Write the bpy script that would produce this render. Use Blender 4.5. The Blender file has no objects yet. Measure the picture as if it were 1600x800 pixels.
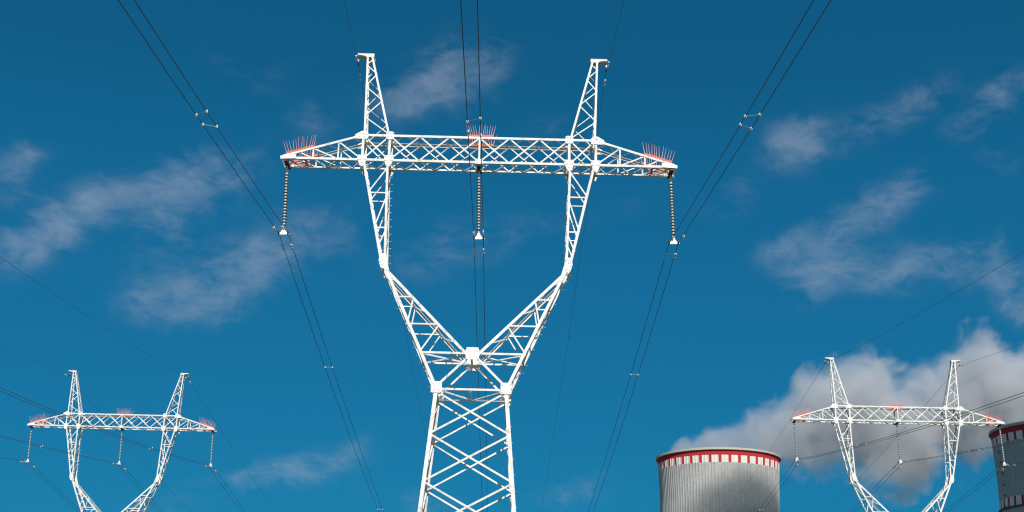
import bpy, bmesh, math, random
from mathutils import Vector, Matrix, Euler

random.seed(7)
R = math.radians
scene = bpy.context.scene
col = scene.collection

# ------------------------------------------------------------------ camera
F_PX, PITCH, ROLL = 2001.2, R(19.003), R(1.324)
right = Vector((1, 0, 0)); fwd = Vector((0, math.cos(PITCH), math.sin(PITCH))); up = Vector((0, -math.sin(PITCH), math.cos(PITCH)))
rv = right * math.cos(ROLL) + up * math.sin(ROLL)
uv = -right * math.sin(ROLL) + up * math.cos(ROLL)
cam_data = bpy.data.cameras.new('camera')
cam_data.sensor_width = 36
cam_data.lens = F_PX / 1600 * 36
cam_data.clip_start = 0.5
cam_data.clip_end = 20000
cam = bpy.data.objects.new('camera', cam_data)
m = Matrix((rv, uv, -fwd)).transposed().to_4x4()
m.translation = Vector((0, 0, 1.7))
cam.matrix_world = m
col.objects.link(cam)
scene.camera = cam

# ------------------------------------------------------------------ sun and sky
SUN_EL, SUN_AZ = R(38), R(180 - 8)          # azimuth clockwise from +Y: behind the camera, a little to the right
sun_dir = Vector((math.sin(SUN_AZ) * math.cos(SUN_EL), math.cos(SUN_AZ) * math.cos(SUN_EL), math.sin(SUN_EL)))
sl = bpy.data.lights.new('sun', 'SUN')
sl.energy = 4.6
sl.angle = R(0.53)
sl.color = (1.0, 0.955, 0.88)
so = bpy.data.objects.new('sun', sl)
so.rotation_euler = sun_dir.to_track_quat('Z', 'Y').to_euler()
col.objects.link(so)

world = bpy.data.worlds.new('World')
scene.world = world
world.use_nodes = True


class NT:
    """small helper round a node tree"""
    def __init__(s, tree):
        s.t = tree; s.n = tree.nodes; s.l = tree.links

    def new(s, typ, **kw):
        nd = s.n.new(typ)
        for k, v in kw.items():
            setattr(nd, k, v)
        return nd

    def put(s, sock, v):
        if isinstance(v, bpy.types.NodeSocket):
            s.l.new(v, sock)
        elif v is not None:
            sock.default_value = v

    def math(s, op, a, b=None, c=None, clamp=False):
        nd = s.new('ShaderNodeMath', operation=op, use_clamp=clamp)
        for i, v in enumerate((a, b, c)):
            if v is not None:
                s.put(nd.inputs[i], v)
        return nd.outputs[0]

    def mix(s, fac, a, b, blend='MIX'):
        nd = s.new('ShaderNodeMix', data_type='RGBA', blend_type=blend)
        s.put(nd.inputs[0], fac); s.put(nd.inputs[6], a); s.put(nd.inputs[7], b)
        return nd.outputs[2]

    def noise(s, vec, scale, detail=4, rough=.55, dist=0, lac=2.0):
        nd = s.new('ShaderNodeTexNoise')
        if vec is not None:
            s.l.new(vec, nd.inputs['Vector'])
        nd.inputs['Scale'].default_value = scale; nd.inputs['Detail'].default_value = detail
        nd.inputs['Roughness'].default_value = rough; nd.inputs['Distortion'].default_value = dist
        nd.inputs['Lacunarity'].default_value = lac
        return nd.outputs['Fac']

    def smooth(s, v, lo, hi):
        nd = s.new('ShaderNodeMapRange', interpolation_type='SMOOTHSTEP')
        s.put(nd.inputs[0], v); nd.inputs[1].default_value = lo; nd.inputs[2].default_value = hi
        return nd.outputs[0]


def sky_world():
    w = NT(world.node_tree)
    w.n.clear()
    sky = w.new('ShaderNodeTexSky', sky_type='NISHITA')
    sky.sun_disc = False
    sky.sun_elevation = SUN_EL
    sky.sun_rotation = SUN_AZ
    sky.altitude = 200
    sky.air_density = 1.0
    sky.dust_density = 0.25
    sky.ozone_density = 3.0
    # polarised, strongly graded blue: flatter towards the horizon and almost free of red
    gm = w.new('ShaderNodeGamma'); gm.inputs['Gamma'].default_value = 0.5
    w.l.new(sky.outputs[0], gm.inputs['Color'])
    base = w.mix(1.0, gm.outputs[0], (0.070, 1.0, 1.66, 1), 'MULTIPLY')
    tc = w.new('ShaderNodeTexCoord')
    d = tc.outputs['Generated']
    sx = w.new('ShaderNodeSeparateXYZ'); w.l.new(d, sx.inputs[0])
    x, y, z = sx.outputs
    az = w.math('MULTIPLY', w.math('ARCTAN2', x, y), 180 / math.pi)
    el = w.math('MULTIPLY', w.math('ARCSINE', z), 180 / math.pi)
    # the polariser's dark band lies high, square to the sun
    pol = w.math('ADD', 1.12, w.math('MULTIPLY', w.smooth(el, 20.5, 29), -.13))
    pv = w.new('ShaderNodeVectorMath', operation='SCALE')
    w.l.new(base, pv.inputs[0]); w.l.new(pol, pv.inputs['Scale'])
    base = pv.outputs[0]
    # cloud wisps: compass bearing, elevation, half length, half width, slant (all degrees), strength
    banks = [(-22.85, 21.29, 1.22, 0.76, 20, 0.6), (-22.94, 20.20, 1.04, 1.04, 0, 0.35), (-20.59, 18.92, 2.78, 0.97, 33, 0.6), (-21.62, 17.69, 2.08, 1.04, 30, 0.4),
             (-19.28, 20.33, 1.56, 0.87, 30, 0.3), (-14.88, 21.58, 1.91, 1.39, 20, 0.5), (-16.12, 19.90, 1.39, 1.39, 60, 0.4), (-13.18, 22.18, 1.74, 0.87, 20, 0.25),
             (-16.90, 15.93, 1.22, 0.69, 30, 0.4), (-14.56, 16.16, 2.08, 0.97, 30, 0.5), (-12.16, 17.92, 2.26, 1.32, 30, 0.6), (-13.66, 15.69, 1.39, 0.62, 0, 0.4),
             (-9.09, 19.72, 2.08, 1.56, 10, 0.35), (-10.06, 24.17, 1.56, 1.22, 30, 0.3), (-13.94, 26.41, 1.39, 0.42, -25, 0.35), (-11.51, 26.54, 1.22, 0.69, 40, 0.2),
             (-16.45, 17.92, 2.08, 1.39, 30, 0.2), (-3.69, 26.71, 2.60, 1.32, 30, 0.6), (-1.48, 27.07, 1.39, 1.39, 0, 0.4), (-3.44, 27.98, 0.87, 0.52, 60, 0.25),
             (-5.23, 25.92, 1.39, 0.69, 30, 0.3), (1.73, 25.02, 1.39, 0.69, 20, 0.3), (-3.34, 19.19, 2.78, 1.39, 20, 0.35), (0.58, 20.16, 2.08, 1.04, 10, 0.2),
             (4.85, 21.33, 2.08, 0.87, 20, 0.2), (13.39, 23.79, 1.46, 1.11, 30, 0.65), (16.66, 24.28, 2.08, 0.83, 25, 0.45), (19.32, 24.96, 1.56, 0.76, 35, 0.5),
             (22.22, 24.48, 2.08, 0.83, 30, 0.6), (23.29, 25.39, 1.04, 0.69, 30, 0.3), (22.37, 22.18, 1.56, 1.04, 20, 0.25), (10.30, 21.62, 1.56, 0.97, 10, 0.35),
             (15.78, 20.20, 3.12, 0.97, 25, 0.55), (12.84, 19.26, 1.39, 0.62, 20, 0.4), (17.55, 21.04, 2.08, 0.76, 35, 0.35), (14.50, 18.06, 1.74, 0.83, 15, 0.65),
             (13.87, 17.11, 0.87, 0.52, 40, 0.3), (17.30, 17.89, 1.74, 0.76, 30, 0.4), (20.35, 18.33, 2.60, 0.90, 20, 0.5), (22.11, 17.37, 1.39, 0.87, 10, 0.4),
             (22.67, 15.98, 0.76, 1.04, 60, 0.7), (-8.86, 9.19, 2.43, 0.87, 15, 0.5), (-11.05, 8.80, 1.74, 0.62, 20, 0.35), (-6.41, 10.55, 0.87, 0.42, 30, 0.2),
             (-4.00, 8.00, 1.74, 0.62, 0, 0.35), (2.80, 8.58, 1.91, 0.69, 15, 0.4), (-13.16, 8.01, 1.74, 0.87, 20, 0.25), (-15.49, 7.34, 1.39, 0.52, 0, 0.2)]
    total = None
    for a, e, wa, we, ro, s in banks:
        c_, s_ = math.cos(R(ro)), math.sin(R(ro)); ce = math.cos(R(e))
        dx = w.math('MULTIPLY', w.math('SUBTRACT', az, a), ce)
        de = w.math('SUBTRACT', el, e)
        p = w.math('ADD', w.math('MULTIPLY', dx, c_ / wa), w.math('MULTIPLY', de, s_ / wa))
        q = w.math('ADD', w.math('MULTIPLY', dx, -s_ / we), w.math('MULTIPLY', de, c_ / we))
        r2 = w.math('MULTIPLY', w.math('ADD', w.math('MULTIPLY', p, p), w.math('MULTIPLY', q, q)), .92)
        g = w.math('MULTIPLY', w.math('EXPONENT', w.math('MULTIPLY', r2, -1.0)), s)
        total = g if total is None else w.math('ADD', total, g)
    # thin cloud over the unseen rest of the sky too, strengthened for neutral fill light
    far = w.math('MAXIMUM', w.smooth(w.math('ABSOLUTE', az), 27, 40), w.smooth(el, 31, 40))
    total = w.math('ADD', total, w.math('MULTIPLY', far, 0.75))
    mp = w.new('ShaderNodeMapping'); w.l.new(d, mp.inputs[0])
    mp.inputs['Rotation'].default_value = (0, R(-28), 0)
    mp.inputs['Scale'].default_value = (1, 1, 1.8)
    n1 = w.noise(mp.outputs[0], 15, 10, .60, .5)
    n2 = w.noise(mp.outputs[0], 44, 8, .62, .5)
    nn = w.math('ADD', w.math('MULTIPLY', n1, .60), w.math('MULTIPLY', n2, .40))
    body = w.math('ADD', total, w.math('MULTIPLY', w.math('SUBTRACT', nn, .5), 4.4))
    fac = w.smooth(body, -0.15, 1.6)
    fac = w.math('MULTIPLY', fac, w.smooth(total, 0.0, 0.55))
    fac = w.math('MULTIPLY', fac, .42)
    cloud = w.new('ShaderNodeRGB'); cloud.outputs[0].default_value = (5.2, 6.1, 7.4, 1)
    bg = w.new('ShaderNodeBackground')
    w.l.new(w.mix(fac, base, cloud.outputs[0]), bg.inputs['Color'])
    bg.inputs['Strength'].default_value = 0.075
    out = w.new('ShaderNodeOutputWorld')
    w.l.new(bg.outputs[0], out.inputs['Surface'])


sky_world()

vs = scene.view_settings
vs.view_transform = 'Standard'
vs.look = 'None'
vs.exposure = 0.0
vs.gamma = 1.0
vs.use_curve_mapping = False
cy = scene.cycles
cy.use_denoising = True
cy.filter_width = 1.15
cy.max_bounces = 6
cy.volume_bounces = 4
cy.volume_step_rate = 1.0
cy.volume_max_steps = 256
cy.use_adaptive_sampling = True
cy.adaptive_threshold = 0.01


# ------------------------------------------------------------------ materials
def material(name):
    mt = bpy.data.materials.new(name)
    mt.use_nodes = True
    nt = NT(mt.node_tree)
    b = nt.n['Principled BSDF']
    return mt, nt, b


def grime_mat(name, c1, c2, rough, metallic=0.0, scale=3.0, lo=.48, hi=.75, bump=0.0):
    mt, t, b = material(name)
    tc = t.new('ShaderNodeTexCoord')
    n = t.noise(tc.outputs['Object'], scale, 6, .65)
    f = t.smooth(n, lo, hi)
    t.l.new(t.mix(f, (*c1, 1), (*c2, 1)), b.inputs['Base Color'])
    n2 = t.noise(tc.outputs['Object'], scale * 6, 3, .6)
    t.l.new(t.math('ADD', t.math('MULTIPLY', n2, .25), rough - .12), b.inputs['Roughness'])
    b.inputs['Metallic'].default_value = metallic
    if bump:
        bp = t.new('ShaderNodeBump'); bp.inputs['Strength'].default_value = bump; bp.inputs['Distance'].default_value = .05
        t.l.new(n2, bp.inputs['Height']); t.l.new(bp.outputs[0], b.inputs['Normal'])
    return mt


M = {}
M['paint'] = grime_mat('weathered_white_paint', (.76, .755, .735), (.40, .36, .31), .55, 0, 3.2, .47, .80)
M['plate'] = grime_mat('white_plate_paint', (.83, .82, .80), (.66, .63, .58), .5, 0, 3.5, .52, .8)
M['steel'] = grime_mat('galvanised_steel', (.42, .43, .44), (.25, .24, .23), .45, .6, 14)
M['fitting'] = grime_mat('pale_cast_fitting', (.78, .77, .74), (.58, .57, .55), .5, .0, 20)
M['cap'] = grime_mat('grey_insulator_cap', (.62, .62, .60), (.42, .42, .41), .5, .0, 20)
M['dark'] = grime_mat('dark_clamp_iron', (.06, .06, .065), (.12, .10, .09), .55, .4, 18)
M['wire'] = grime_mat('weathered_aluminium_conductor', (.11, .10, .10), (.065, .06, .062), .6, .2, 3)
M['orange'] = grime_mat('orange_painted_steel', (.72, .12, .045), (.50, .075, .03), .5, 0, 6)
M['spike'] = grime_mat('orange_pink_spike_rod', (.78, .30, .27), (.66, .22, .19), .45, 0, 4)
M['porcelain'] = grime_mat('green_grey_insulator_glass', (.27, .31, .29), (.19, .22, .21), .25, 0, 9)
M['footing'] = grime_mat('footing_concrete', (.36, .35, .33), (.25, .24, .22), .85, 0, 3)


def ground_mat():
    mt, t, b = material('meadow_grass')
    tc = t.new('ShaderNodeTexCoord')
    n = t.noise(tc.outputs['Object'], .05, 8, .6)
    n2 = t.noise(tc.outputs['Object'], 2.5, 6, .7)
    c = t.mix(t.smooth(n, .35, .7), (.05, .075, .022, 1), (.10, .095, .04, 1))
    c = t.mix(t.math('MULTIPLY', n2, .6), c, (.035, .05, .015, 1))
    t.l.new(c, b.inputs['Base Color']); b.inputs['Roughness'].default_value = .9
    return mt


def tower_mat(name, r_top, z_top, bands):
    """concrete shell with painted chequer bands; bands = [(z_low, z_high)] of white squares, red above and between"""
    mt, t, b = material(name)
    tc = t.new('ShaderNodeTexCoord')
    sx = t.new('ShaderNodeSeparateXYZ'); t.l.new(tc.outputs['Object'], sx.inputs[0])
    x, y, z = sx.outputs
    ang = t.math('MULTIPLY', t.math('ARCTAN2', x, y), 40 / (2 * math.pi))
    fr = t.math('FRACT', t.math('ADD', ang, 100.15))
    white_a = t.math('MULTIPLY', t.math('GREATER_THAN', fr, .15), t.math('LESS_THAN', fr, .85))
    # concrete: lift joints, streaks, panels
    a2 = t.math('MULTIPLY', t.math('ARCTAN2', x, y), 1.0)
    cv = t.new('ShaderNodeCombineXYZ')
    t.put(cv.inputs[0], t.math('MULTIPLY', a2, 60.0)); t.put(cv.inputs[1], t.math('MULTIPLY', z, .035)); t.put(cv.inputs[2], 3.0)
    streak = t.noise(cv.outputs[0], 1.0, 5, .65)
    cv2 = t.new('ShaderNodeCombineXYZ')
    t.put(cv2.inputs[0], t.math('MULTIPLY', t.math('FLOOR', t.math('MULTIPLY', a2, 120 / (2 * math.pi))), 7.13))
    t.put(cv2.inputs[1], t.math('MULTIPLY', t.math('FLOOR', t.math('MULTIPLY', z, 1 / 1.5)), 3.71))
    wn = t.new('ShaderNodeTexWhiteNoise', noise_dimensions='2D'); t.l.new(cv2.outputs[0], wn.inputs[0])
    blotch = t.noise(tc.outputs['Object'], .045, 6, .6)
    joint = t.math('LESS_THAN', t.math('FRACT', t.math('MULTIPLY', z, 1 / 1.5)), .07)
    c = t.mix(t.smooth(streak, .3, .75), (.52, .51, .495, 1), (.40, .40, .39, 1))
    c = t.mix(t.math('MULTIPLY', wn.outputs[0], .22), c, (.24, .24, .24, 1))
    c = t.mix(t.math('MULTIPLY', t.smooth(blotch, .45, .75), .35), c, (.22, .22, .22, 1))
    c = t.mix(t.math('MULTIPLY', joint, .25), c, (.2, .2, .2, 1))
    red = t.mix(t.smooth(streak, .3, .8), (.52, .022, .028, 1), (.40, .02, .025, 1))
    white = t.mix(t.smooth(streak, .3, .8), (.80, .76, .70, 1), (.66, .62, .57, 1))
    for zl, zh, zr in bands:
        inw = t.math('MULTIPLY', t.math('GREATER_THAN', z, zl), t.math('LESS_THAN', z, zr))
        inn = t.math('MULTIPLY', t.math('LESS_THAN', z, zh), white_a)
        paint = t.mix(inn, red, white)
        c = t.mix(inw, c, paint)
    t.l.new(c, b.inputs['Base Color'])
    b.inputs['Roughness'].default_value = .85
    return mt


# ------------------------------------------------------------------ mesh helpers
class MB:
    def __init__(s):
        s.v = []; s.f = []; s.m = []

    def add(s, vs, fs, mi=0):
        o = len(s.v)
        s.v += [tuple(v) for v in vs]
        for f in fs:
            s.f.append(tuple(i + o for i in f)); s.m.append(mi)

    def box(s, c, dx, dy, dz, mi=0, rot=None):
        c = Vector(c); vs = []
        for k in (-1, 1):
            for j in (-1, 1):
                for i in (-1, 1):
                    p = Vector((i * dx / 2, j * dy / 2, k * dz / 2))
                    vs.append(c + (rot @ p if rot else p))
        s.add(vs, [(0, 2, 3, 1), (4, 5, 7, 6), (0, 1, 5, 4), (2, 6, 7, 3), (0, 4, 6, 2), (1, 3, 7, 5)], mi)

    def angle(s, p0, p1, w, t, n1, n2, mi=0):
        """steel angle section: heel on p0-p1, flanges towards n1 and n2"""
        p0 = Vector(p0); p1 = Vector(p1)
        ax = (p1 - p0).normalized()
        a = Vector(n1); a = (a - ax * a.dot(ax)).normalized()
        b = Vector(n2); b = b - ax * b.dot(ax); b = (b - a * b.dot(a)).normalized()
        prof = [(0, 0), (w, 0), (w, t), (t, t), (t, w), (0, w)]
        vs = [p0 + a * x + b * y for x, y in prof] + [p1 + a * x + b * y for x, y in prof]
        fs = [(i, (i + 1) % 6, (i + 1) % 6 + 6, i + 6) for i in range(6)]
        fs += [(5, 4, 3, 0), (3, 2, 1, 0), (6, 9, 10, 11), (6, 7, 8, 9)]
        if ax.dot(a.cross(b)) < 0:
            fs = [f[::-1] for f in fs]
        s.add(vs, [f[::-1] for f in fs], mi)

    def face_bar(s, p0, p1, w, t, nrm, off, mi=0):
        """angle bar lying in a lattice face: nrm = outward normal, off = depth of its outer leg under the face"""
        p0 = Vector(p0); p1 = Vector(p1); nrm = Vector(nrm)
        ax = (p1 - p0).normalized()
        a = ax.cross(nrm).normalized()
        if a.z < 0: a = -a
        q = -nrm * off - a * w / 2
        s.angle(p0 + q, p1 + q, w, t, a, -nrm, mi)

    def tube(s, pts, r, sides=6, mi=0, cap=True):
        pts = [Vector(p) for p in pts]
        n = len(pts); o = len(s.v)
        for i, p in enumerate(pts):
            ax = (pts[min(i + 1, n - 1)] - pts[max(i - 1, 0)]).normalized()
            ref = Vector((0, 0, 1)) if abs(ax.z) < .9 else Vector((1, 0, 0))
            a = ax.cross(ref).normalized(); b = ax.cross(a)
            rr = r[i] if isinstance(r, (list, tuple)) else r
            for k in range(sides):
                th = 2 * math.pi * k / sides
                s.v.append(tuple(p + (a * math.cos(th) + b * math.sin(th)) * rr))
        for i in range(n - 1):
            for k in range(sides):
                k2 = (k + 1) % sides
                s.f.append((o + i * sides + k, o + i * sides + k2, o + (i + 1) * sides + k2, o + (i + 1) * sides + k)); s.m.append(mi)
        if cap:
            s.f.append(tuple(o + k for k in range(sides))[::-1]); s.m.append(mi)
            s.f.append(tuple(o + (n - 1) * sides + k for k in range(sides))); s.m.append(mi)

    def lathe(s, prof, seg=16, mi=0, c=(0, 0, 0)):
        o = len(s.v)
        for r, z in prof:
            for k in range(seg):
                th = 2 * math.pi * k / seg
                s.v.append((c[0] + r * math.cos(th), c[1] + r * math.sin(th), c[2] + z))
        for i in range(len(prof) - 1):
            for k in range(seg):
                k2 = (k + 1) % seg
                s.f.append((o + i * seg + k, o + i * seg + k2, o + (i + 1) * seg + k2, o + (i + 1) * seg + k)); s.m.append(mi)

    def prism(s, poly, y0, y1, mi=0):
        """polygon in x-z extruded along y"""
        n = len(poly)
        vs = [(x, y0, z) for x, z in poly] + [(x, y1, z) for x, z in poly]
        fs = [tuple(range(n)), tuple(range(2 * n - 1, n - 1, -1))]
        fs += [(i, i + n, (i + 1) % n + n, (i + 1) % n) for i in range(n)]
        s.add(vs, fs, mi)

    def build(s, name, mats, parent=None, smooth=False, loc=None):
        me = bpy.data.meshes.new(name)
        me.from_pydata(s.v, [], s.f)
        for mt in (mats if isinstance(mats, (list, tuple)) else [mats]):
            me.materials.append(mt)
        for p, mi in zip(me.polygons, s.m):
            p.material_index = mi
            p.use_smooth = smooth
        bm = bmesh.new(); bm.from_mesh(me)
        bmesh.ops.recalc_face_normals(bm, faces=bm.faces[:])
        bm.to_mesh(me); bm.free()
        o = bpy.data.objects.new(name, me)
        col.objects.link(o)
        if parent is not None:
            o.parent = parent
        if loc is not None:
            o.location = loc
        return o


def tag(o, label=None, cat=None, group=None, kind=None):
    if label: o['label'] = label
    if cat: o['category'] = cat
    if group: o['group'] = group
    if kind: o['kind'] = kind
    return o


def empty(name, loc, rot=(0, 0, 0)):
    o = bpy.data.objects.new(name, None)
    col.objects.link(o)
    o.location = loc; o.rotation_euler = rot
    return o


def copy_tree(o, parent=None):
    c = o.copy()
    col.objects.link(c)
    if parent is not None:
        c.parent = parent
    for ch in kids.get(o.name, []):
        copy_tree(ch, c)
    return c


kids = {}


def note_kids():
    kids.clear()
    for o in bpy.data.objects:
        if o.parent is not None:
            kids.setdefault(o.parent.name, []).append(o)


# ------------------------------------------------------------------ ground
def make_ground():
    mb = MB()
    n = 48; rad = [0, 15, 30, 60, 100, 160, 260, 420, 700, 1200, 2500, 5000, 9000]
    vs = [(0, 0, 0)]; fs = []
    for r in rad[1:]:
        for k in range(n):
            th = 2 * math.pi * k / n
            vs.append((r * math.cos(th), r * math.sin(th), 0))
    for k in range(n):
        fs.append((0, 1 + k, 1 + (k + 1) % n))
    for i in range(len(rad) - 2):
        for k in range(n):
            a = 1 + i * n
            fs.append((a + k, a + n + k, a + n + (k + 1) % n, a + (k + 1) % n))
    mb.add(vs, fs)
    o = mb.build('ground', ground_mat())
    tag(o, kind='structure')


make_ground()

# ------------------------------------------------------------------ cooling towers
H_TOP = 166.0


def shell_radius(z, r_top):
    # hyperboloid: throat at 78 % of the height
    zt = .80 * H_TOP
    rt = r_top * .965
    if z >= zt:
        k = (z - zt) / (H_TOP - zt)
        return rt + (r_top - rt) * k ** 1.5
    c = zt / math.sqrt((1.56 * r_top / rt) ** 2 - 1)
    return rt * math.sqrt(1 + ((z - zt) / c) ** 2)


def cooling_tower(x, y, r_top, label, brackets, band_z, turn=0.0):
    root = empty('cooling_tower', (x, y, 0), (0, 0, turn))
    tag(root, label, 'cooling tower', 'cooling towers with red and white chequered rims')
    PX = r_top / 97.0                              # metres per photo pixel on the near shell, used for the band heights
    band1 = (H_TOP - 8.3, H_TOP - 3.3, H_TOP + .2)
    band2 = (band_z, band_z + 5.7, band_z + 5.7)
    mt = tower_mat('painted_tower_concrete', r_top, H_TOP, [band1, band2])
    mb = MB()
    ribs, per = 120, 6
    seg = ribs * per
    prof = [1, 1, 1, 0, 0, 0]                      # ridge / recess
    zs = [9 + (H_TOP - 9) * k / 44 for k in range(45)]
    vs = []
    for z in zs:
        r0 = shell_radius(z, r_top)
        for k in range(seg):
            th = 2 * math.pi * k / seg
            r = r0 + (.22 if (k % per) in (0, 1) else 0.0)
            vs.append((r * math.sin(th), r * math.cos(th), z))
    fs = []
    for i in range(len(zs) - 1):
        for k in range(seg):
            k2 = (k + 1) % seg
            fs.append((i * seg + k, i * seg + k2, (i + 1) * seg + k2, (i + 1) * seg + k))
    # inner skin
    o2 = len(vs)
    for z in zs:
        r0 = shell_radius(z, r_top) - .45
        for k in range(120):
            th = 2 * math.pi * k / 120
            vs.append((r0 * math.sin(th), r0 * math.cos(th), z))
    for i in range(len(zs) - 1):
        for k in range(120):
            k2 = (k + 1) % 120
            fs.append((o2 + i * 120 + k2, o2 + i * 120 + k, o2 + (i + 1) * 120 + k, o2 + (i + 1) * 120 + k2))
    mb.add(vs, fs)
    mb.build('shell', mt, root)
    # rim walkway: a pale ring beam that overhangs the shell
    rim_mt = grime_mat('rim_concrete', (.50, .45, .40), (.40, .36, .33), .8, 0, .12)
    rb = MB()
    ro, ri = r_top + 1.35, r_top - .47
    rb.lathe([(ri, H_TOP - .05), (ro - .35, H_TOP - .05), (ro, H_TOP + .25), (ro, H_TOP + 1.6), (ro - .3, H_TOP + 1.75), (ri, H_TOP + 1.2), (ri, H_TOP - .05)], 180)
    rb.build('rim_walkway', rim_mt, root)
    # red soffit fascia just under the walkway
    lb = MB()
    zl = band2[0] - .2
    rr = shell_radius(zl, r_top) + .12
    lb.lathe([(rr, zl - .9), (rr + .9, zl - .9), (rr + .9, zl), (rr, zl), (rr, zl - .9)], 180)
    lb.build('ledge_ring', M['dark'], root)
    # diagonal support columns under the shell
    rb0 = shell_radius(9, r_top)
    cb = MB()
    for k in range(44):
        a0 = 2 * math.pi * k / 44
        for s in (-.5, .5):
            a1 = a0 + s * 2 * math.pi / 44
            cb.tube([((rb0 + 2) * math.sin(a1), (rb0 + 2) * math.cos(a1), -.3), (rb0 * math.sin(a0), rb0 * math.cos(a0), 9.4)], .5, 8)
    cb.build('support_columns', M['footing'], root)
    if brackets:
        for dz in brackets:
            z = H_TOP - dz
            th = math.atan2(-.995, -.10)
            r = shell_radius(z, r_top)
            b = MB()
            rot = Matrix.Rotation(-th, 3, 'Z')
            b.box((0, 0, 0), .9, 1.7, .18, 0, rot)
            b.box(rot @ Vector((0, .5, .55)), .5, .35, 1.0, 0, rot)
            b.box(rot @ Vector((0, -.2, -.4)), .12, 1.2, .12, 0, rot @ Matrix.Rotation(R(38), 3, 'X'))
            b.build('warning_lamp_bracket', M['dark'], root, loc=((r + .8) * math.sin(th), (r + .8) * math.cos(th), z))
    return root


cooling_tower(152.0, 920.0, 43.3, 'pale grey cooling tower with a white steam plume pouring from its open top', None, 115.5)
cooling_tower(346.0, 795.0, 40.0, 'dark shaded cooling tower standing behind the right arm tip of a white pylon', (13.5, 20.3, 27.0, 33.8, 40.5, 47.3), 118.6)

# ------------------------------------------------------------------ lattice pylon (dimensions in metres)
ZT, ZB, DC = 24.738, 23.588, .521
XO, XI, LT = 5.065, 3.909, 8.55
ZP, XPO, XPI, CAPX, DP = 28.80, 5.19, 4.915, 5.602, .197
XKO, XKI, ZK, XJI, ZJI, DK = 4.07, 3.782, 19.114, 3.604, 18.484, .602
ZN, XW, ZW, DW = 14.943, 1.486, 13.431, 1.057
KX, KD = .086, .064
ZBASE = -1.0
HX, HZ = 8.368, 23.347


def depth(z):
    pts = [(ZW, DW), (ZK, DK), (ZB, DC), (ZT, DC)]
    if z <= ZW: return DW + KD * (ZW - z)
    for (a, da), (b, db) in zip(pts, pts[1:]):
        if z <= b: return da + (db - da) * (z - a) / (b - a)
    return DC


def outer_x(z):
    if z <= ZW: return XW + KX * (ZW - z)
    if z <= ZK: return XW + (XKO - XW) * (z - ZW) / (ZK - ZW)
    return XKO + (XO - XKO) * (z - ZK) / (ZB - ZK)


def inner_x(z):
    if z <= ZJI: return .24 + (XJI - .24) * (z - ZN) / (ZJI - ZN)
    if z <= ZK: return XJI + (XKI - XJI) * (z - ZJI) / (ZK - ZJI)
    return XKI + (XI - XKI) * (z - ZK) / (ZB - ZK)


def P(x, f, z):
    """f = -1 front face, +1 back face"""
    return Vector((x, f * depth(z), z))


def bolts(mb, pts, y, r=.022):
    for x, z in pts:
        n = 6
        vs = [(x + r * math.cos(2 * math.pi * k / n), y, z + r * math.sin(2 * math.pi * k / n)) for k in range(n)]
        vs += [(a, y - .022, c) for a, b, c in vs]
        mb.add(vs, [tuple(range(n, 2 * n))] + [(k, (k + 1) % n, (k + 1) % n + n, k + n) for k in range(n)])


plate_cache = {}


def gusset(root, x, f, z, poly, tilt=0.0, name='gusset_plate', key=None, out=.016):
    """bolted plate on the outside of a face"""
    k = key or tuple(poly)
    y = f * (depth(z) + out)
    if k in plate_cache:
        o = bpy.data.objects.new(name, plate_cache[k])
        col.objects.link(o); o.parent = root
    else:
        mb = MB()
        mb.prism(poly, -.007, .007)
        cx = sum(p[0] for p in poly) / len(poly); cz = sum(p[1] for p in poly) / len(poly)
        bp = []
        for px, pz in poly:
            for q in (.35, .62, .85):
                bp.append((cx + (px - cx) * q, cz + (pz - cz) * q))
        bolts(mb, bp, -.007)
        o = mb.build(name, M['plate'], root)
        plate_cache[k] = o.data
    o.location = (x, y, z)
    o.rotation_euler = (0, tilt, 0) if f < 0 else (0, tilt, 0)
    if f > 0:
        o.rotation_euler = (0, -tilt, math.pi)
    return o


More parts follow.
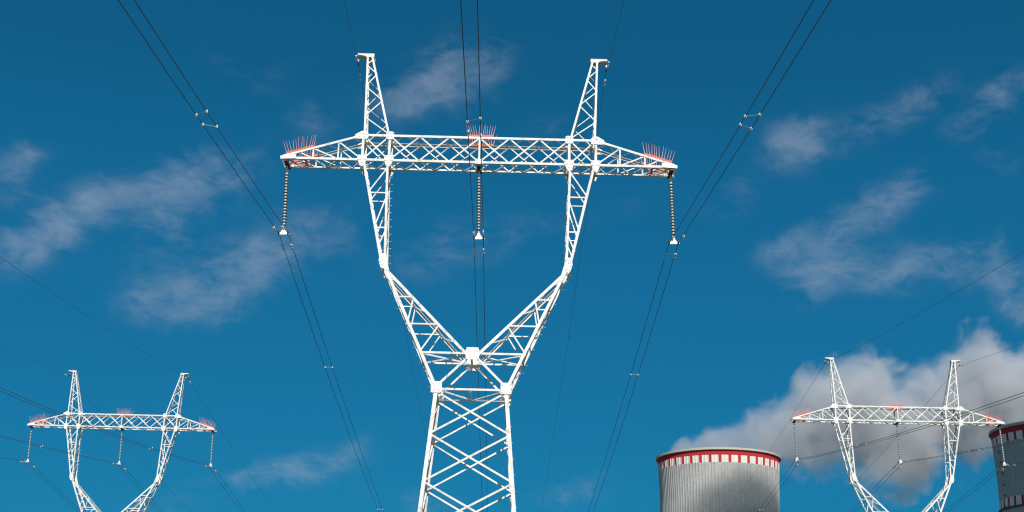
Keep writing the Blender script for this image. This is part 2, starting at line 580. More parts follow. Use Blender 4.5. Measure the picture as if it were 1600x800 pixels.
def make_pylon(loc, yaw):
    root = empty('lattice_pylon', loc, (0, 0, yaw))
    FB = (-1, 1)
    # ---- body: four legs
    for sx in (-1, 1):
        for f in FB:
            mb = MB()
            a = P(sx * outer_x(ZBASE), f, ZBASE); b = P(sx * XW, f, ZW + .25)
            b = P(sx * outer_x(ZW), f, ZW)
            mb.angle(a, b, .155, .020, (-sx, 0, 0), (0, -f, 0))
            # climbing bolts on one leg of each side
            if f > 0:
                for k in range(38):
                    z = .8 + k * .33
                    p = P(sx * outer_x(z), f, z)
                    mb.tube([p, p + Vector((sx * .12, 0, 0)) if k % 2 else p + Vector((0, .12, 0))], .008, 5)
            leg = mb.build('leg', M['paint'], root)
            fb = MB()
            p = P(sx * outer_x(-.4), f, 0)
            fb.lathe([(.001, -1.3), (.48, -1.3), (.48, .12), (.42, .18), (.001, .18)], 20, c=(p.x, p.y, 0))
            fb.build('footing', M['footing'], leg)
    lv = [13.33, 11.554, 9.639, 7.6, 5.4, 3.0, .4]
    for f in FB:                                  # crossed bracing on front and back
        mb = MB(); nrm = (0, f, 0)
        for z0, z1 in zip(lv, lv[1:]):
            x0, x1 = outer_x(z0) - .03, outer_x(z1) - .03
            mb.face_bar(P(-x0, f, z0), P(x1, f, z1), .078, .010, nrm, .022)
            mb.face_bar(P(x0, f, z0), P(-x1, f, z1), .078, .010, nrm, .037)
        mb.build('body_bracing', M['paint'], root)
    for sx in (-1, 1):                            # sides
        mb = MB(); nrm = (sx, 0, 0)
        for z0, z1 in zip(lv, lv[1:]):
            def S(z, f): return Vector((sx * outer_x(z), f * (depth(z) - .03), z))
            mb.face_bar(S(z0, -1), S(z1, 1), .062, .008, nrm, .024)
            mb.face_bar(S(z0, 1), S(z1, -1), .062, .008, nrm, .036)
        mb.build('body_bracing', M['paint'], root)

    # ---- waist: belts, diaphragm, the V node
    mb = MB()
    for f in FB:
        nrm = (0, f, 0)
        zb_ = ZW - .02
        mb.face_bar(P(-XW, f, zb_), P(XW, f, zb_), .085, .010, nrm, .05)
        xo = outer_x(ZN)
        mb.face_bar(P(-xo, f, ZN), P(xo, f, ZN), .088, .010, nrm, .026)
        for sx in (-1, 1):
            mb.face_bar(P(sx * .16, f, ZN - .15), P(sx * (XW - .1), f, ZW + .12), .095, .011, nrm, .040)
    for sx in (-1, 1):                            # cross ties front to back
        for z in (ZW, ZN):
            x = sx * outer_x(z)
            mb.face_bar((x, -depth(z) + .03, z), (x, depth(z) - .03, z), .09, .010, (sx, 0, 0), .024)
        mb.face_bar((sx * XW, -DW + .05, ZW - .06), (0, DW - .05, ZW - .06), .07, .008, (0, 0, -1), .0)
        xo = sx * outer_x(ZN)
        mb.face_bar((xo, -depth(ZN) + .05, ZN - .06), (0, depth(ZN) - .05, ZN - .06), .07, .008, (0, 0, -1), .0)
        mb.face_bar((xo, depth(ZN) - .05, ZN - .075), (0, -depth(ZN) + .05, ZN - .075), .07, .008, (0, 0, -1), .0)
    mb.face_bar((0, -DW + .06, ZW - .09), (0, DW - .06, ZW - .09), .07, .008, (1, 0, 0), 0)
    mb.face_bar((0, -depth(ZN) + .02, ZN - .05), (0, depth(ZN) - .02, ZN - .05), .09, .008, (1, 0, 0), 0)
    mb.build('waist_frame', M['paint'], root)

    # ---- the two arms of the fork
    zl = [18.30, 17.35, 16.17, ZN]                # lower arm levels
    zu = [ZB - .28, 22.05, 20.45, ZK + .45]       # upper arm levels
    for sx in (-1, 1):
        arm = None
        mb = MB()
        for f in FB:
            # chords
            mb.angle(P(sx * outer_x(ZW), f, ZW), P(sx * XKO, f, ZK), .125, .015, (-sx, 0, 0), (0, -f, 0))
            mb.angle(P(sx * XKO, f, ZK), P(sx * XO, f, ZB), .112, .014, (-sx, 0, 0), (0, -f, 0))
            mb.angle(P(sx * .20, f, ZN), P(sx * XJI, f, ZJI), .118, .014, (sx * .6, 0, -.8), (0, -f, 0))
            mb.angle(P(sx * XJI, f, ZJI), P(sx * XKI, f, ZK), .10, .013, (sx, 0, 0), (0, -f, 0))
            mb.angle(P(sx * XKI, f, ZK), P(sx * XI, f, ZB), .10, .013, (sx, 0, 0), (0, -f, 0))
            if f > 0:                              # climbing bolts up the back outer chord
                for k in range(30):
                    z = ZW + .2 + k * .33
                    p = P(sx * (outer_x(z) if z < ZK else inner_x(z)), f, z)
                    mb.tube([p, p + Vector((sx * (.11 if z < ZK else -.11), 0, 0))], .008, 5)
        arm = mb.build('fork_arm', M['paint'], root)
        for f in FB:
            bb = MB()
            nrm = (0, f, 0)
            for i, z in enumerate(zl[1:3]):
                bb.face_bar(P(sx * outer_x(z), f, z), P(sx * inner_x(z), f, z), .064, .008, nrm, .018)
            bb.face_bar(P(sx * inner_x(zl[1]), f, zl[1]), P(sx * outer_x(zl[2]), f, zl[2]), .062, .008, nrm, .032)
            bb.face_bar(P(sx * inner_x(zl[2]), f, zl[2]), P(sx * outer_x(ZN), f, ZN), .062, .008, nrm, .032)
            bb.build('face_bracing', M['paint'], arm)
            bb = MB()
            for z in zu[1:3]:
                bb.face_bar(P(sx * outer_x(z), f, z), P(sx * inner_x(z), f, z), .058, .007, nrm, .018)
            for z0, z1 in zip(zu, zu[1:]):
                bb.face_bar(P(sx * inner_x(z0), f, z0), P(sx * outer_x(z1), f, z1), .058, .007, nrm, .032)
            bb.build('face_bracing', M['paint'], arm)
        # bracing between the front and back planes
        def O(z, f, fn): return Vector((sx * fn(z), f * (depth(z) - .03), z))
        for fn, nx in ((outer_x, sx), (inner_x, -sx)):
            bb = MB()
            lo = ZW + .2 if fn is outer_x else ZN + .45
            steps = [lo + (ZK - .5 - lo) * k / 5 for k in range(6)]
            for k, (z0, z1) in enumerate(zip(steps, steps[1:])):
                s_ = 1 if k % 2 else -1
                bb.face_bar(O(z0, s_, fn), O(z1, -s_, fn), .05, .007, (nx, 0, 0), .02)
            bb.build('side_bracing', M['paint'], arm)
            bb = MB()
            steps = [ZK + .4 + (ZB - .3 - ZK - .4) * k / 5 for k in range(6)]
            for k, (z0, z1) in enumerate(zip(steps, steps[1:])):
                s_ = 1 if k % 2 else -1
                bb.face_bar(O(z0, s_, fn), O(z1, -s_, fn), .042, .006, (nx, 0, 0), .02)
            bb.build('side_bracing', M['paint'], arm)

    # ---- crossarm
    mb = MB()
    tip_z = ZB
    for f in FB:
        mb.angle((-LT, f * DC, ZB - .06), (LT, f * DC, ZB - .06), .105, .012, (0, 0, 1), (0, -f, 0))
        mb.angle((-XO, f * DC, ZT + .05), (XO, f * DC, ZT + .05), .105, .012, (0, 0, -1), (0, -f, 0))
        for sx in (-1, 1):
            mb.angle((sx * XO, f * DC, ZT + .05), (sx * (LT - .05), f * DC, ZB + .12), .095, .012, (0, 0, -1), (0, -f, 0))
            for xx in (XO, XI):
                w = .11
                mb.angle((sx * xx - w / 2, f * DC, ZB - .25), (sx * xx - w / 2, f * DC, ZT + .1), w, .014, (1, 0, 0), (0, -f, 0))
    cross = mb.build('crossarm', M['paint'], root)
    def top_z(x):
        ax = abs(x)
        return ZT if ax <= XO else ZT + .05 - (ax - XO) / (LT - .05 - XO) * (ZT + .05 - ZB - .12) - .06
    nodes = [-XO, -XI] + [-XI * k / 3 for k in (2, 1)] + [0] + [XI * k / 3 for k in (1, 2)] + [XI, XO]
    for f in FB:
        bb = MB()
        nrm = (0, f, 0)
        for a, b in zip(nodes, nodes[1:]):
            bb.face_bar((a, f * DC, ZB), (b, f * DC, ZT), .064, .008, nrm, .018)
            bb.face_bar((a, f * DC, ZT), (b, f * DC, ZB), .064, .008, nrm, .029)
        bb.face_bar((0, f * DC, ZB), (0, f * DC, ZT), .085, .010, nrm, .008)
        for sx in (-1, 1):
            prev = XO
            for xx in (6.12, 7.2):
                bb.face_bar((sx * xx, f * DC, ZB), (sx * xx, f * DC, top_z(xx)), .064, .008, nrm, .018)
                bb.face_bar((sx * xx, f * DC, top_z(xx)), (sx * prev, f * DC, ZB), .058, .008, nrm, .029)
                prev = xx
            bb.face_bar((sx * (LT - .75), f * DC, top_z(LT - .75)), (sx * prev, f * DC, ZB), .052, .008, nrm, .029)
        bb.build('crossarm_bracing', M['paint'], cross)
    pl = MB()                                     # plan bracing, top and bottom
    full = [-LT + .2, -7.2, -6.12] + nodes + [6.12, 7.2, LT - .2]
    for a, b in zip(full, full[1:]):
        mid = (a + b) / 2
        for z, n in ((ZB - .05, -1),):
            pl.face_bar((a, -DC + .03, z), (mid, DC - .03, z), .055, .007, (0, 0, n), .0)
            pl.face_bar((mid, DC - .03, z), (b, -DC + .03, z), .055, .007, (0, 0, n), .0)
        za, zb_, zm = top_z(a) + .03, top_z(b) + .03, top_z(mid) + .03
        pl.face_bar((a, DC - .03, za), (mid, -DC + .03, zm), .04, .006, (0, 0, 1), .0)
        pl.face_bar((mid, -DC + .03, zm), (b, DC - .03, zb_), .04, .006, (0, 0, 1), .0)
    for x in (-XO, -XI, 0, XI, XO):
        pl.face_bar((x, -DC + .02, ZB - .03), (x, DC - .02, ZB - .03), .10, .010, (1, 0, 0), -.05)
        pl.face_bar((x, -DC + .02, ZT + .02), (x, DC - .02, ZT + .02), .09, .010, (1, 0, 0), -.05)
        if x:
            pl.face_bar((x, -DC + .02, ZB), (x, DC - .02, ZT), .07, .008, (1, 0, 0), 0)
    pl.build('plan_bracing', M['paint'], cross)
    # tips with hanger brackets
    for sx in (-1, 1):
        t = MB()
        for f in FB:
            y = f * (DC + .012)
            t.prism([(sx * (LT - .62), ZB - .04), (sx * (LT - .62), ZB + .16), (sx * (LT + .05), ZB + .07), (sx * (LT + .05), ZB - .075)], y - .008, y + .008)
        t.box((sx * (LT + .02), 0, ZB), .02, 2 * DC, .14)
        t.build('tip_plate', M['plate'], cross)
    for x in (-HX, 0, HX):
        t = MB()
        t.box((x, 0, ZB - .10), .16, 2 * DC - .04, .10)
        t.prism([(x - .11, ZB - .15), (x + .11, ZB - .15), (x + .05, HZ - .03), (x - .05, HZ - .03)], -.012, .012)
        t.build('hanger_bracket', M['dark'], cross)

    # ---- earth wire peaks
    for sx in (-1, 1):
        mb = MB()

        def po(z): k = (z - ZT) / (ZP - ZT); return XO + (XPO - XO) * k
        def pi_(z): k = (z - ZT) / (ZP - ZT); return XI + (XPI - XI) * k
        def pd(z): k = (z - ZT) / (ZP - ZT); return DC + (DP - DC) * k
        for f in FB:
            mb.angle((sx * XO, f * DC, ZT), (sx * XPO, f * DP, ZP), .088, .010, (-sx, 0, 0), (0, -f, 0))
            mb.angle((sx * XI, f * DC, ZT), (sx * XPI, f * DP, ZP), .088, .010, (sx, 0, 0), (0, -f, 0))
        pk = mb.build('peak', M['paint'], root)
        bb = MB()
        lvp = [ZT + .05 + (ZP - ZT - .25) * (1 - (1 - k / 6) ** 1.45) for k in range(7)]
        for f in FB:
            for k, (z0, z1) in enumerate(zip(lvp, lvp[1:])):
                odd = (k % 2 == 0) == (f < 0)
                a, b = (pi_, po) if odd else (po, pi_)
                bb.face_bar((sx * a(z0), f * pd(z0), z0), (sx * b(z1), f * pd(z1), z1), .048, .006, (0, f, 0), .015)
        for fn, nx in ((po, sx), (pi_, -sx)):
            for k, (z0, z1) in enumerate(zip(lvp, lvp[1:])):
                s_ = 1 if k % 2 else -1
                bb.face_bar((sx * fn(z0), s_ * (pd(z0) - .02), z0), (sx * fn(z1), -s_ * (pd(z1) - .02), z1), .034, .005, (nx, 0, 0), .015)
        bb.build('peak_bracing', M['paint'], pk)
        cb = MB()
        for f in FB:
            y = f * (DP + .012)
            cb.prism([(sx * (XPI - .06), ZP - .10), (sx * (XPI - .06), ZP + .06), (sx * CAPX, ZP + .06), (sx * CAPX, ZP + .01), (sx * (XPO + .04), ZP - .05), (sx * (XPO + .04), ZP - .10)], y - .007, y + .007)
        cb.box((sx * (XPI + CAPX - .06) / 2, 0, ZP + .066), CAPX - XPI + .06, 2 * DP + .06, .012)
        cb.box((sx * (CAPX - .04), 0, ZP + .02), .06, 2 * DP, .08)
        cb.build('cap_bracket', M['plate'], pk)

    # ---- gusset plates
    big = [(-.37, -.19), (.21, -.19), (.22, .05), (.12, .18), (-.08, .18), (-.37, .0)]
    sml = [(-.17, -.18), (.17, -.18), (.17, .14), (.09, .18), (-.09, .18), (-.17, .14)]
    low = [(-.20, .20), (.20, .20), (.20, .0), (.10, -.32), (-.07, -.32), (-.20, .0)]
    low2 = [(-x, z) for x, z in low][::-1]
    bigm = [(-x, z) for x, z in big][::-1]
    knee = [(-.10, .30), (.07, .30), (.17, -.28), (.08, -.38), (-.02, -.36), (-.13, -.04)]
    kneem = [(-x, z) for x, z in knee][::-1]
    waist = [(-.22, -.20), (.22, -.20), (.22, .27), (-.22, .27)]
    node = [(-.27, -.27), (.27, -.27), (.28, .12), (.23, .24), (-.23, .24), (-.28, .12)]
    for f in FB:
        for sx in (-1, 1):
            mir = (-sx * f) > 0
            gusset(root, sx * XO, f, ZT, bigm if mir else big)
            gusset(root, sx * XI, f, ZT, sml)
            gusset(root, sx * XO, f, ZB, low2 if mir else low)
            gusset(root, sx * XI, f, ZB, low if mir else low2)
            gusset(root, sx * (XKO - .12), f, ZK - .15, kneem if mir else knee)
            gusset(root, sx * (XW - .08), f, ZW, waist, out=.028)
        gusset(root, 0, f, ZN, node, out=.020)
        gusset(root, 0, f, ZB, [(-.16, -.1), (.16, -.1), (.16, .14), (-.16, .14)])

    # ---- bird spikes
    spike = None

    def comb(pts_fn, n, lean, f, h):
        nonlocal spike
        p0, p1 = pts_fn(0), pts_fn(1)
        mb = MB()
        ang = math.atan2(p1.z - p0.z, p1.x - p0.x)
        mb.box((p0 + p1) / 2, (p1 - p0).length + .06, .05, .07, 0, Matrix.Rotation(-ang, 3, 'Y'))
        rail = mb.build('bird_spike_rail', M['orange'], root)
        for k in range(n):
            p = pts_fn(k / (n - 1))
            if spike is None:
                s_ = MB()
                s_.tube([(0, 0, 0), (0, 0, .12), (0, 0, .58)], [.013, .012, .004], 5)
                spike = s_.build('spike', M['spike'], rail)
                o = spike
            else:
                o = bpy.data.objects.new('spike', spike.data); col.objects.link(o); o.parent = rail
            o.location = p
            j = lean(k / (n - 1)) + random.uniform(-.10, .10)
            o.rotation_euler = (random.uniform(-.06, .06), j, 0)
            o.scale = (1, 1, h * random.uniform(.9, 1.08))
    for f in FB:
        for sx in (-1, 1):
            def fn(t, sx=sx, f=f):
                x = 8.35 - t * 1.15
                return Vector((sx * x, f * (DC - .04), top_z(x) + .12))
            comb(fn, 12, lambda t, sx=sx: sx * (.30 - .50 * t), f, 1.0)
        comb(lambda t, f=f: Vector((-.48 + t * 1.05, f * (DC - .04), ZT + .10)), 13, lambda t: .5 * (t - .5), f, .9)
    # spike trays in shade under the tips
    for sx in (-1, 1):
        mb = MB()
        mb.box((sx * 7.75, DC - .12, ZB + .06), .8, .05, .07)
        mb.box((sx * 7.55, -.05, ZB + .04), .07, .8, .14)
        mb.build('spike_tray', M['orange'], root)
    mb = MB()
    mb.box((.04, .0, ZT - .16), .95, .08, .07)
    mb.box((.04, .0, ZT - .08), .12, .9, .10)
    mb.build('spike_tray', M['orange'], root)
    return root


PYL = [((-1.527, 51.673, 0), R(.21), 'central'), ((-35.636, 117.395, .852), R(.326), 'left'), ((31.768, 103.244, .069), R(-.571), 'right')]
PLAB = ['tall white lattice pylon standing nearest, with its forked body against blue sky',
        'small white lattice pylon against plain blue sky at the far left',
        'small white lattice pylon standing in front of the steam plume between two cooling towers']
PSHORT = ['tall central pylon', 'small pylon at left', 'small pylon before steam']
pylon = make_pylon(PYL[0][0], PYL[0][1])
tag(pylon, PLAB[0], 'pylon', 'white power line pylons')
bpy.context.view_layer.update()
note_kids()
for k in (1, 2):
    c = copy_tree(pylon)
    c.location = PYL[k][0]; c.rotation_euler = (0, 0, PYL[k][1])
    tag(c, PLAB[k])

# ------------------------------------------------------------------ insulator strings
SLEN = 3.12
N_DISC = 18


def make_string():
    root = empty('insulator_string', (0, 0, 0))
    mb = MB()
    mb.tube([(0, 0, .05), (0, 0, -.12)], .035, 8)
    mb.box((0, 0, -.14), .10, .05, .12)
    mb.tube([(0, 0, -.18), (0, 0, -.30)], .028, 8)
    mb.build('shackle', M['fitting'], root)
    db = MB()
    # glass shed with its iron cap on top
    db.lathe([(.02, -.045), (.04, -.040), (.05, -.022), (.07, -.032), (.08, -.014), (.100, -.026), (.110, -.016), (.105, -.006), (.07, .008), (.045, .014)], 16, 0)
    db.lathe([(.04, .010), (.052, .016), (.054, .058), (.042, .078), (.020, .086), (.020, .10)], 12, 1)
    d0 = None
    for k in range(N_DISC):
        z = -.36 - k * .1365
        if d0 is None:
            d0 = db.build('disc', [M['porcelain'], M['cap']], root, smooth=True)
            o = d0
        else:
            o = bpy.data.objects.new('disc', d0.data); col.objects.link(o); o.parent = root
        o.location = (0, 0, z)
    e = MB()
    e.tube([(0, 0, -2.70), (0, 0, -2.86)], .03, 8)
    e.build('link', M['fitting'], root)
    y = MB()
    y.prism([(-.05, -2.84), (.05, -2.84), (.07, -2.93), (.14, -3.03), (.25, -3.07), (.25, -3.13), (-.25, -3.13), (-.25, -3.07), (-.14, -3.03), (-.07, -2.93)], -.012, .012)
    y.build('yoke_plate', M['plate'], root)
    for sx in (-1, 1):
        c = MB()
        c.box((sx * .2, 0, -3.06), .05, .10, .16)
        c.tube([(sx * .2, -.17, -3.075), (sx * .2, -.08, -3.055), (sx * .2, .08, -3.055), (sx * .2, .17, -3.075)], [.03, .042, .042, .03], 8)
        c.build('suspension_clamp', M['dark'], root)
    return root


TILT = [.0272, .0326, .0301]
string0 = make_string()
tag(string0, 'x', 'insulator', 'insulator strings hanging from the pylon arms')
bpy.context.view_layer.update()
note_kids()
first = True
ARM = {-1: 'left arm tip', 0: 'middle of the crossarm', 1: 'right arm tip'}


def pylon_point(k, x, y, z):
    (X, Y, Z), a, _ = PYL[k]
    c, s = math.cos(a), math.sin(a)
    return Vector((X + x * c - y * s, Y + x * s + y * c, Z + z))


for k in range(3):
    for ph in (-1, 0, 1):
        o = string0 if first else copy_tree(string0)
        first = False
        o.location = pylon_point(k, ph * HX, 0, HZ)
        o.rotation_euler = Euler((0, -TILT[k], PYL[k][1]))
        tag(o, f'disc insulator string hanging from the {ARM[ph]}, {PSHORT[k]}')

# ------------------------------------------------------------------ conductors: (bearing offset, slope, curvature) of each span
SPAN = {'0near': (.00738, .12204, .000374), '0far': (-.00083, .11142, .000405), '1near': (.02833, .12242, .000399), '1far': (.07219, .20759, .00059),
        '2near': (.00515, .1321, .000446), '2far': (.00011, .11608, .000605), '0enear': (.01918, .08209, .000496), '0efar': (.00213, .11649, .000462),
        '1enear': (.00506, .1066, .00038), '1efar': (.01755, .14268, .000488), '2enear': (.01351, .13119, .00049), '2efar': (-.02137, .15155, .000515)}


def span_point(k, key, l, t):
    az, s, kk = SPAN[key]
    sg = -1 if 'near' in key else 1
    return pylon_point(k, l[0] + t * math.sin(az), l[1] + sg * t * math.cos(az), l[2] - s * t + kk * t * t)


def damper_mesh():
    mb = MB()
    mb.box((0, 0, 0), .045, .05, .10)
    mb.tube([(0, -.20, -.075), (0, -.1, -.068), (0, .1, -.068), (0, .20, -.075)], .009, 6)
    for s in (-1, 1):
        mb.tube([(0, s * .10, -.07), (0, s * .13, -.07), (0, s * .25, -.08), (0, s * .27, -.08)], [.022, .038, .042, .03], 10)
    return mb


damper_me = None
T_SAMPLES = [0, .3, .8, 1.5, 2.5, 4, 6, 8, 10, 12, 14, 16, 18, 20, 23, 26, 30, 34, 38, 43, 48, 54, 60, 68, 76, 86, 96, 108, 122, 138, 155, 175, 200, 230, 265]


def wire(name, k, knear, kfar, l, r, near_len, far_len, dampers, label, group, cat):
    global damper_me
    base = pylon_point(k, *l)
    pts = [span_point(k, knear, l, t) - base for t in reversed(T_SAMPLES[1:]) if t <= near_len]
    pts += [span_point(k, kfar, l, t) - base for t in T_SAMPLES if t <= far_len]
    mb = MB()
    mb.tube(pts, r, 6)
    o = mb.build(name, M['wire'], None, smooth=True, loc=base)
    tag(o, label, cat, group)
    for key, ts in ((knear, dampers[0]), (kfar, dampers[1])):
        for t in ts:
            p = span_point(k, key, l, t) - base
            if damper_me is None:
                dm = damper_mesh().build('vibration_damper', M['fitting'], o)
                damper_me = dm.data
            else:
                dm = bpy.data.objects.new('vibration_damper', damper_me); col.objects.link(dm); dm.parent = o
            dm.location = p - Vector((0, 0, .02))
            az, s, kk = SPAN[key]
            dm.rotation_euler = (-s if 'far' in key else s, 0, 0)
    return o


SUBN = {-1: 'left', 1: 'right'}
PHN = {-1: 'left', 0: 'middle', 1: 'right'}
TWIN = {}
for k in range(3):
    for ph in (-1, 0, 1):
        for sub in (-1, 1):
            l = (ph * HX - .0014 + SLEN * math.sin(TILT[k]) + sub * .2, 0, HZ - SLEN * math.cos(TILT[k]) + .055)
            TWIN[k, ph, sub] = l
            wire('conductor_wire', k, f'{k}near', f'{k}far', l, .0135, 160, 265, ((1.15 + .25 * (sub > 0),), (1.15,)),
                 f'{SUBN[sub]} wire of the twin line under the {PHN[ph]} insulator, {PSHORT[k]}',
                 'conductor wires clamped under the insulator strings', 'power line')
    for sx in (-1, 1):
        l = (sx * (CAPX - .03), 0, ZP - .36)
        wire('shield_wire', k, f'{k}enear', f'{k}efar', l, .0075 if k == 0 else .0105, 160, 265, ((.9,), (.9,)),
             f'thin shield wire running over the {PHN[sx]} peak, {PSHORT[k]}', 'shield wires over the pylon peaks', 'power line')
        h = empty('shield_wire_hanger', pylon_point(k, sx * (CAPX - .03), 0, ZP + .0), (0, 0, PYL[k][1]))
        tag(h, f'small hanger and clamp below the {PHN[sx]} peak cap, {PSHORT[k]}', 'clamp', 'hangers below the peak caps')
        a = MB()
        a.tube([(0, 0, .05), (0, 0, -.14)], .022, 6)
        a.box((0, 0, -.16), .06, .05, .08)
        a.tube([(0, 0, -.19), (0, 0, -.31)], .02, 6)
        a.build('link', M['steel'], h)
        b = MB()
        b.tube([(0, -.14, -.375), (0, -.06, -.35), (0, .06, -.35), (0, .14, -.375)], [.025, .038, .038, .025], 8)
        b.box((0, 0, -.325), .05, .08, .08)
        b.build('clamp', M['dark'], h)


def spacer(k, ph, span, ta, tb, label):
    a = span_point(k, f'{k}{span}', TWIN[k, ph, -1], ta); b = span_point(k, f'{k}{span}', TWIN[k, ph, 1], tb)
    mid = (a + b) / 2
    root = empty('wire_spacer', mid)
    tag(root, label, 'spacer', 'spacers between the twin conductor wires')
    mb = MB()
    mb.tube([a - mid, b - mid], .012, 6)
    mb.build('spacer_rod', M['steel'], root)
    for p in (a, b):
        c = MB()
        c.lathe([(.001, -.055), (.03, -.05), (.038, -.02), (.038, .02), (.03, .045), (.001, .052)], 10)
        c.box((0, 0, -.02), .04, .12, .07)
        c.build('spacer_clamp', M['fitting'], root, loc=p - mid)


for ph, t in ((-1, (15.61, 15.98, 14.7, 14.52)), (0, (15.61, 15.98, 14.7, 14.35)), (1, (16.74, 16.93, 15.98, 15.61))):
    spacer(0, ph, 'near', t[0], t[1], f'upper spacer of the close pair above the {PHN[ph]} insulator, tall central pylon')
    spacer(0, ph, 'near', t[2], t[3], f'lower spacer of the close pair above the {PHN[ph]} insulator, tall central pylon')
for ph in (-1, 1):
    spacer(0, ph, 'far', 16.65, 16.65, f'level spacer halfway down the twin wires below the {PHN[ph]} insulator, tall central pylon')
    spacer(0, ph, 'far', 51.5, 51.5, f'lowest spacer on the twin wires below the {PHN[ph]} insulator, tall central pylon')
spacer(1, 1, 'near', 22.6, 23.4, 'spacer on twin wires crossing the right leg of the small pylon at left')
spacer(1, 0, 'near', 21.7, 22.5, 'spacer on twin wires between left and middle insulators of the small pylon at left')
spacer(2, -1, 'near', 19.0, 19.8, 'spacer on twin wires crossing the left leg of the small pylon before steam')
spacer(2, 0, 'near', 16.2, 17.0, 'spacer on twin wires close to the left edge of the dark cooling tower')
spacer(2, -1, 'far', 16.4, 16.4, 'spacer on the twin wires crossing in front of the pale cooling tower')


# ------------------------------------------------------------------ steam plume (a volume) and an added unseen cloud that shades the towers
def curve_node(t, xsock, pts, x0, x1, y0, y1):
    nd = t.new('ShaderNodeFloatCurve')
    mr = t.math('MULTIPLY', t.math('SUBTRACT', xsock, x0), 1 / (x1 - x0), clamp=True)
    t.l.new(mr, nd.inputs['Value'])
    c = nd.mapping.curves[0]
    P_ = [((x - x0) / (x1 - x0), (y - y0) / (y1 - y0)) for x, y in pts]
    c.points[0].location = P_[0]; c.points[1].location = P_[-1]
    for p in P_[1:-1]:
        c.points.new(*p)
    nd.mapping.update()
    return t.math('ADD', t.math('MULTIPLY', nd.outputs[0], y1 - y0), y0)


PLUME_Y = 938.0
UP = [(112, 170), (118, 177), (135, 188.5), (160, 199), (183, 209.5), (205, 223), (215.5, 236), (233, 242.5), (252, 252), (266, 256.5), (278.5, 249), (286, 238), (310, 242),
      (322, 249), (337, 266), (349, 275), (365, 273.5), (378, 269), (391, 280), (432, 300), (520, 330)]
LO = [(112, 158), (118, 158), (185, 160), (201, 164), (209, 162), (224, 160), (245, 162), (256, 160), (265, 150), (283, 145.6), (298, 149), (327, 159), (354, 165), (379, 173), (418, 183), (520, 205)]


def interp(pts, x):
    for (a, ya), (b, yb) in zip(pts, pts[1:]):
        if x <= b: return ya + (yb - ya) * max(0, x - a) / (b - a)
    return pts[-1][1]


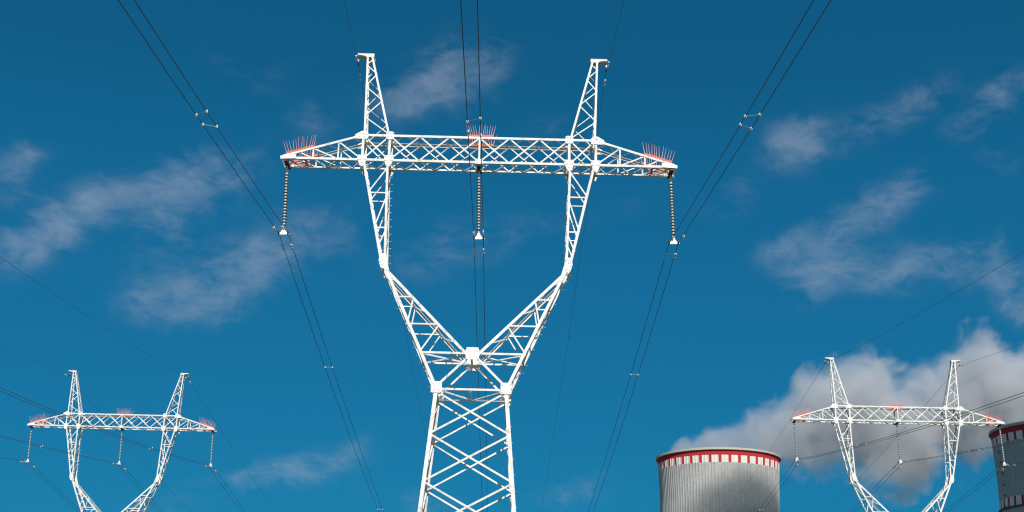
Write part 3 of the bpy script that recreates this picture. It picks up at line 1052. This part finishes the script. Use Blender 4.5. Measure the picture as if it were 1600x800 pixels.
def plume():
    mt = bpy.data.materials.new('steam')
    mt.use_nodes = True
    t = NT(mt.node_tree); t.n.clear()
    tc = t.new('ShaderNodeTexCoord')
    sx = t.new('ShaderNodeSeparateXYZ'); t.l.new(tc.outputs['Object'], sx.inputs[0])
    x, y, z = sx.outputs
    zu = curve_node(t, x, UP, 112, 520, 140, 340)
    zl = curve_node(t, x, LO, 112, 520, 140, 340)
    zc = t.math('MULTIPLY', t.math('ADD', zu, zl), .5)
    h = t.math('MULTIPLY', t.math('SUBTRACT', zu, zl), .5)
    dz = t.math('DIVIDE', t.math('SUBTRACT', z, zc), h)
    dy = t.math('DIVIDE', y, t.math('ADD', t.math('MULTIPLY', h, .55), 16.0))
    q = t.math('SQRT', t.math('ADD', t.math('MULTIPLY', dz, dz), t.math('MULTIPLY', dy, dy)))
    n1 = t.noise(tc.outputs['Object'], 1 / 26, 6, .6, .6)
    n2 = t.noise(tc.outputs['Object'], 1 / 62, 3, .5, .4)
    nn = t.math('ADD', t.math('MULTIPLY', t.math('SUBTRACT', n1, .5), 1.9), t.math('MULTIPLY', t.math('SUBTRACT', n2, .5), 1.6))
    e = t.math('ADD', t.math('SUBTRACT', 1.0, q), nn)
    e = t.math('MULTIPLY', t.smooth(e, .02, .6), t.smooth(x, 113, 126))
    e = t.math('MULTIPLY', e, t.math('SUBTRACT', 1.0, t.smooth(x, 470, 515)))
    # thin at the mouth, thicker lumps further down wind
    dens = t.math('MULTIPLY', e, t.math('ADD', .03, t.math('MULTIPLY', t.smooth(x, 130, 260), .035)))
    pv = t.new('ShaderNodeVolumePrincipled')
    pv.inputs['Color'].default_value = (.80, .815, .85, 1)
    pv.inputs['Anisotropy'].default_value = 0.0
    t.l.new(dens, pv.inputs['Density'])
    out = t.new('ShaderNodeOutputMaterial')
    t.l.new(pv.outputs[0], out.inputs['Volume'])
    mb = MB()
    xs = [112, 122, 135, 150, 165, 182, 200, 215, 233, 252, 270, 290, 310, 330, 350, 372, 395, 420, 450, 485, 518]
    n = 20; vs = []
    for xx in xs:
        u, lo = interp(UP, xx), interp(LO, xx)
        c, hh = (u + lo) / 2, (u - lo) / 2
        ry = hh * .55 + 16
        kk = 1.22
        for k in range(n):
            th = 2 * math.pi * k / n
            vs.append((xx, ry * kk * math.cos(th), c + hh * kk * math.sin(th)))
    fs = [tuple(range(n))[::-1], tuple(range((len(xs) - 1) * n, len(xs) * n))]
    for i in range(len(xs) - 1):
        for k in range(n):
            k2 = (k + 1) % n
            fs.append((i * n + k, i * n + k2, (i + 1) * n + k2, (i + 1) * n + k))
    mb.add(vs, fs)
    o = mb.build('steam_plume', mt, None, loc=(0, PLUME_Y, 0))
    tag(o, 'long grey white steam plume drifting from the pale cooling tower behind the small pylon', 'steam plume')
    cy_ = mt.cycles
    cy_.volume_step_rate = 1.0
    return o


plume()


def add_shade_cloud():
    """a cumulus added unseen behind the camera to shade the dark tower and part of the pale one"""
    mt = bpy.data.materials.new('shade_cumulus')
    mt.use_nodes = True
    t = NT(mt.node_tree); t.n.clear()
    pv = t.new('ShaderNodeVolumePrincipled')
    pv.inputs['Color'].default_value = (.95, .95, .96, 1)
    pv.inputs['Density'].default_value = .03
    out = t.new('ShaderNodeOutputMaterial'); t.l.new(pv.outputs[0], out.inputs['Volume'])
    bm = bmesh.new()
    rng = random.Random(3)
    bmesh.ops.create_icosphere(bm, subdivisions=4, radius=1)
    from mathutils import noise
    for v in bm.verts:
        k = 1 + .22 * noise.noise(v.co * 2.1 + Vector((3, 1, 7))) + .1 * noise.noise(v.co * 5.3)
        v.co = v.co * k
    me = bpy.data.meshes.new('added_shade_cloud'); bm.to_mesh(me); bm.free()
    me.materials.append(mt)
    o = bpy.data.objects.new('added_shade_cloud', me)
    col.objects.link(o)
    o.location = Vector(SHADE_CLOUD_AT) + sun_dir * 1500
    o.scale = SHADE_CLOUD_R
    tag(o, 'single white cumulus added unseen behind the viewpoint to shade the towers', 'cloud')


SHADE_CLOUD_AT = (368, 800, 73)  # added cloud is set sunward of this point so its shade falls here
SHADE_CLOUD_R = (290, 190, 95)
add_shade_cloud()
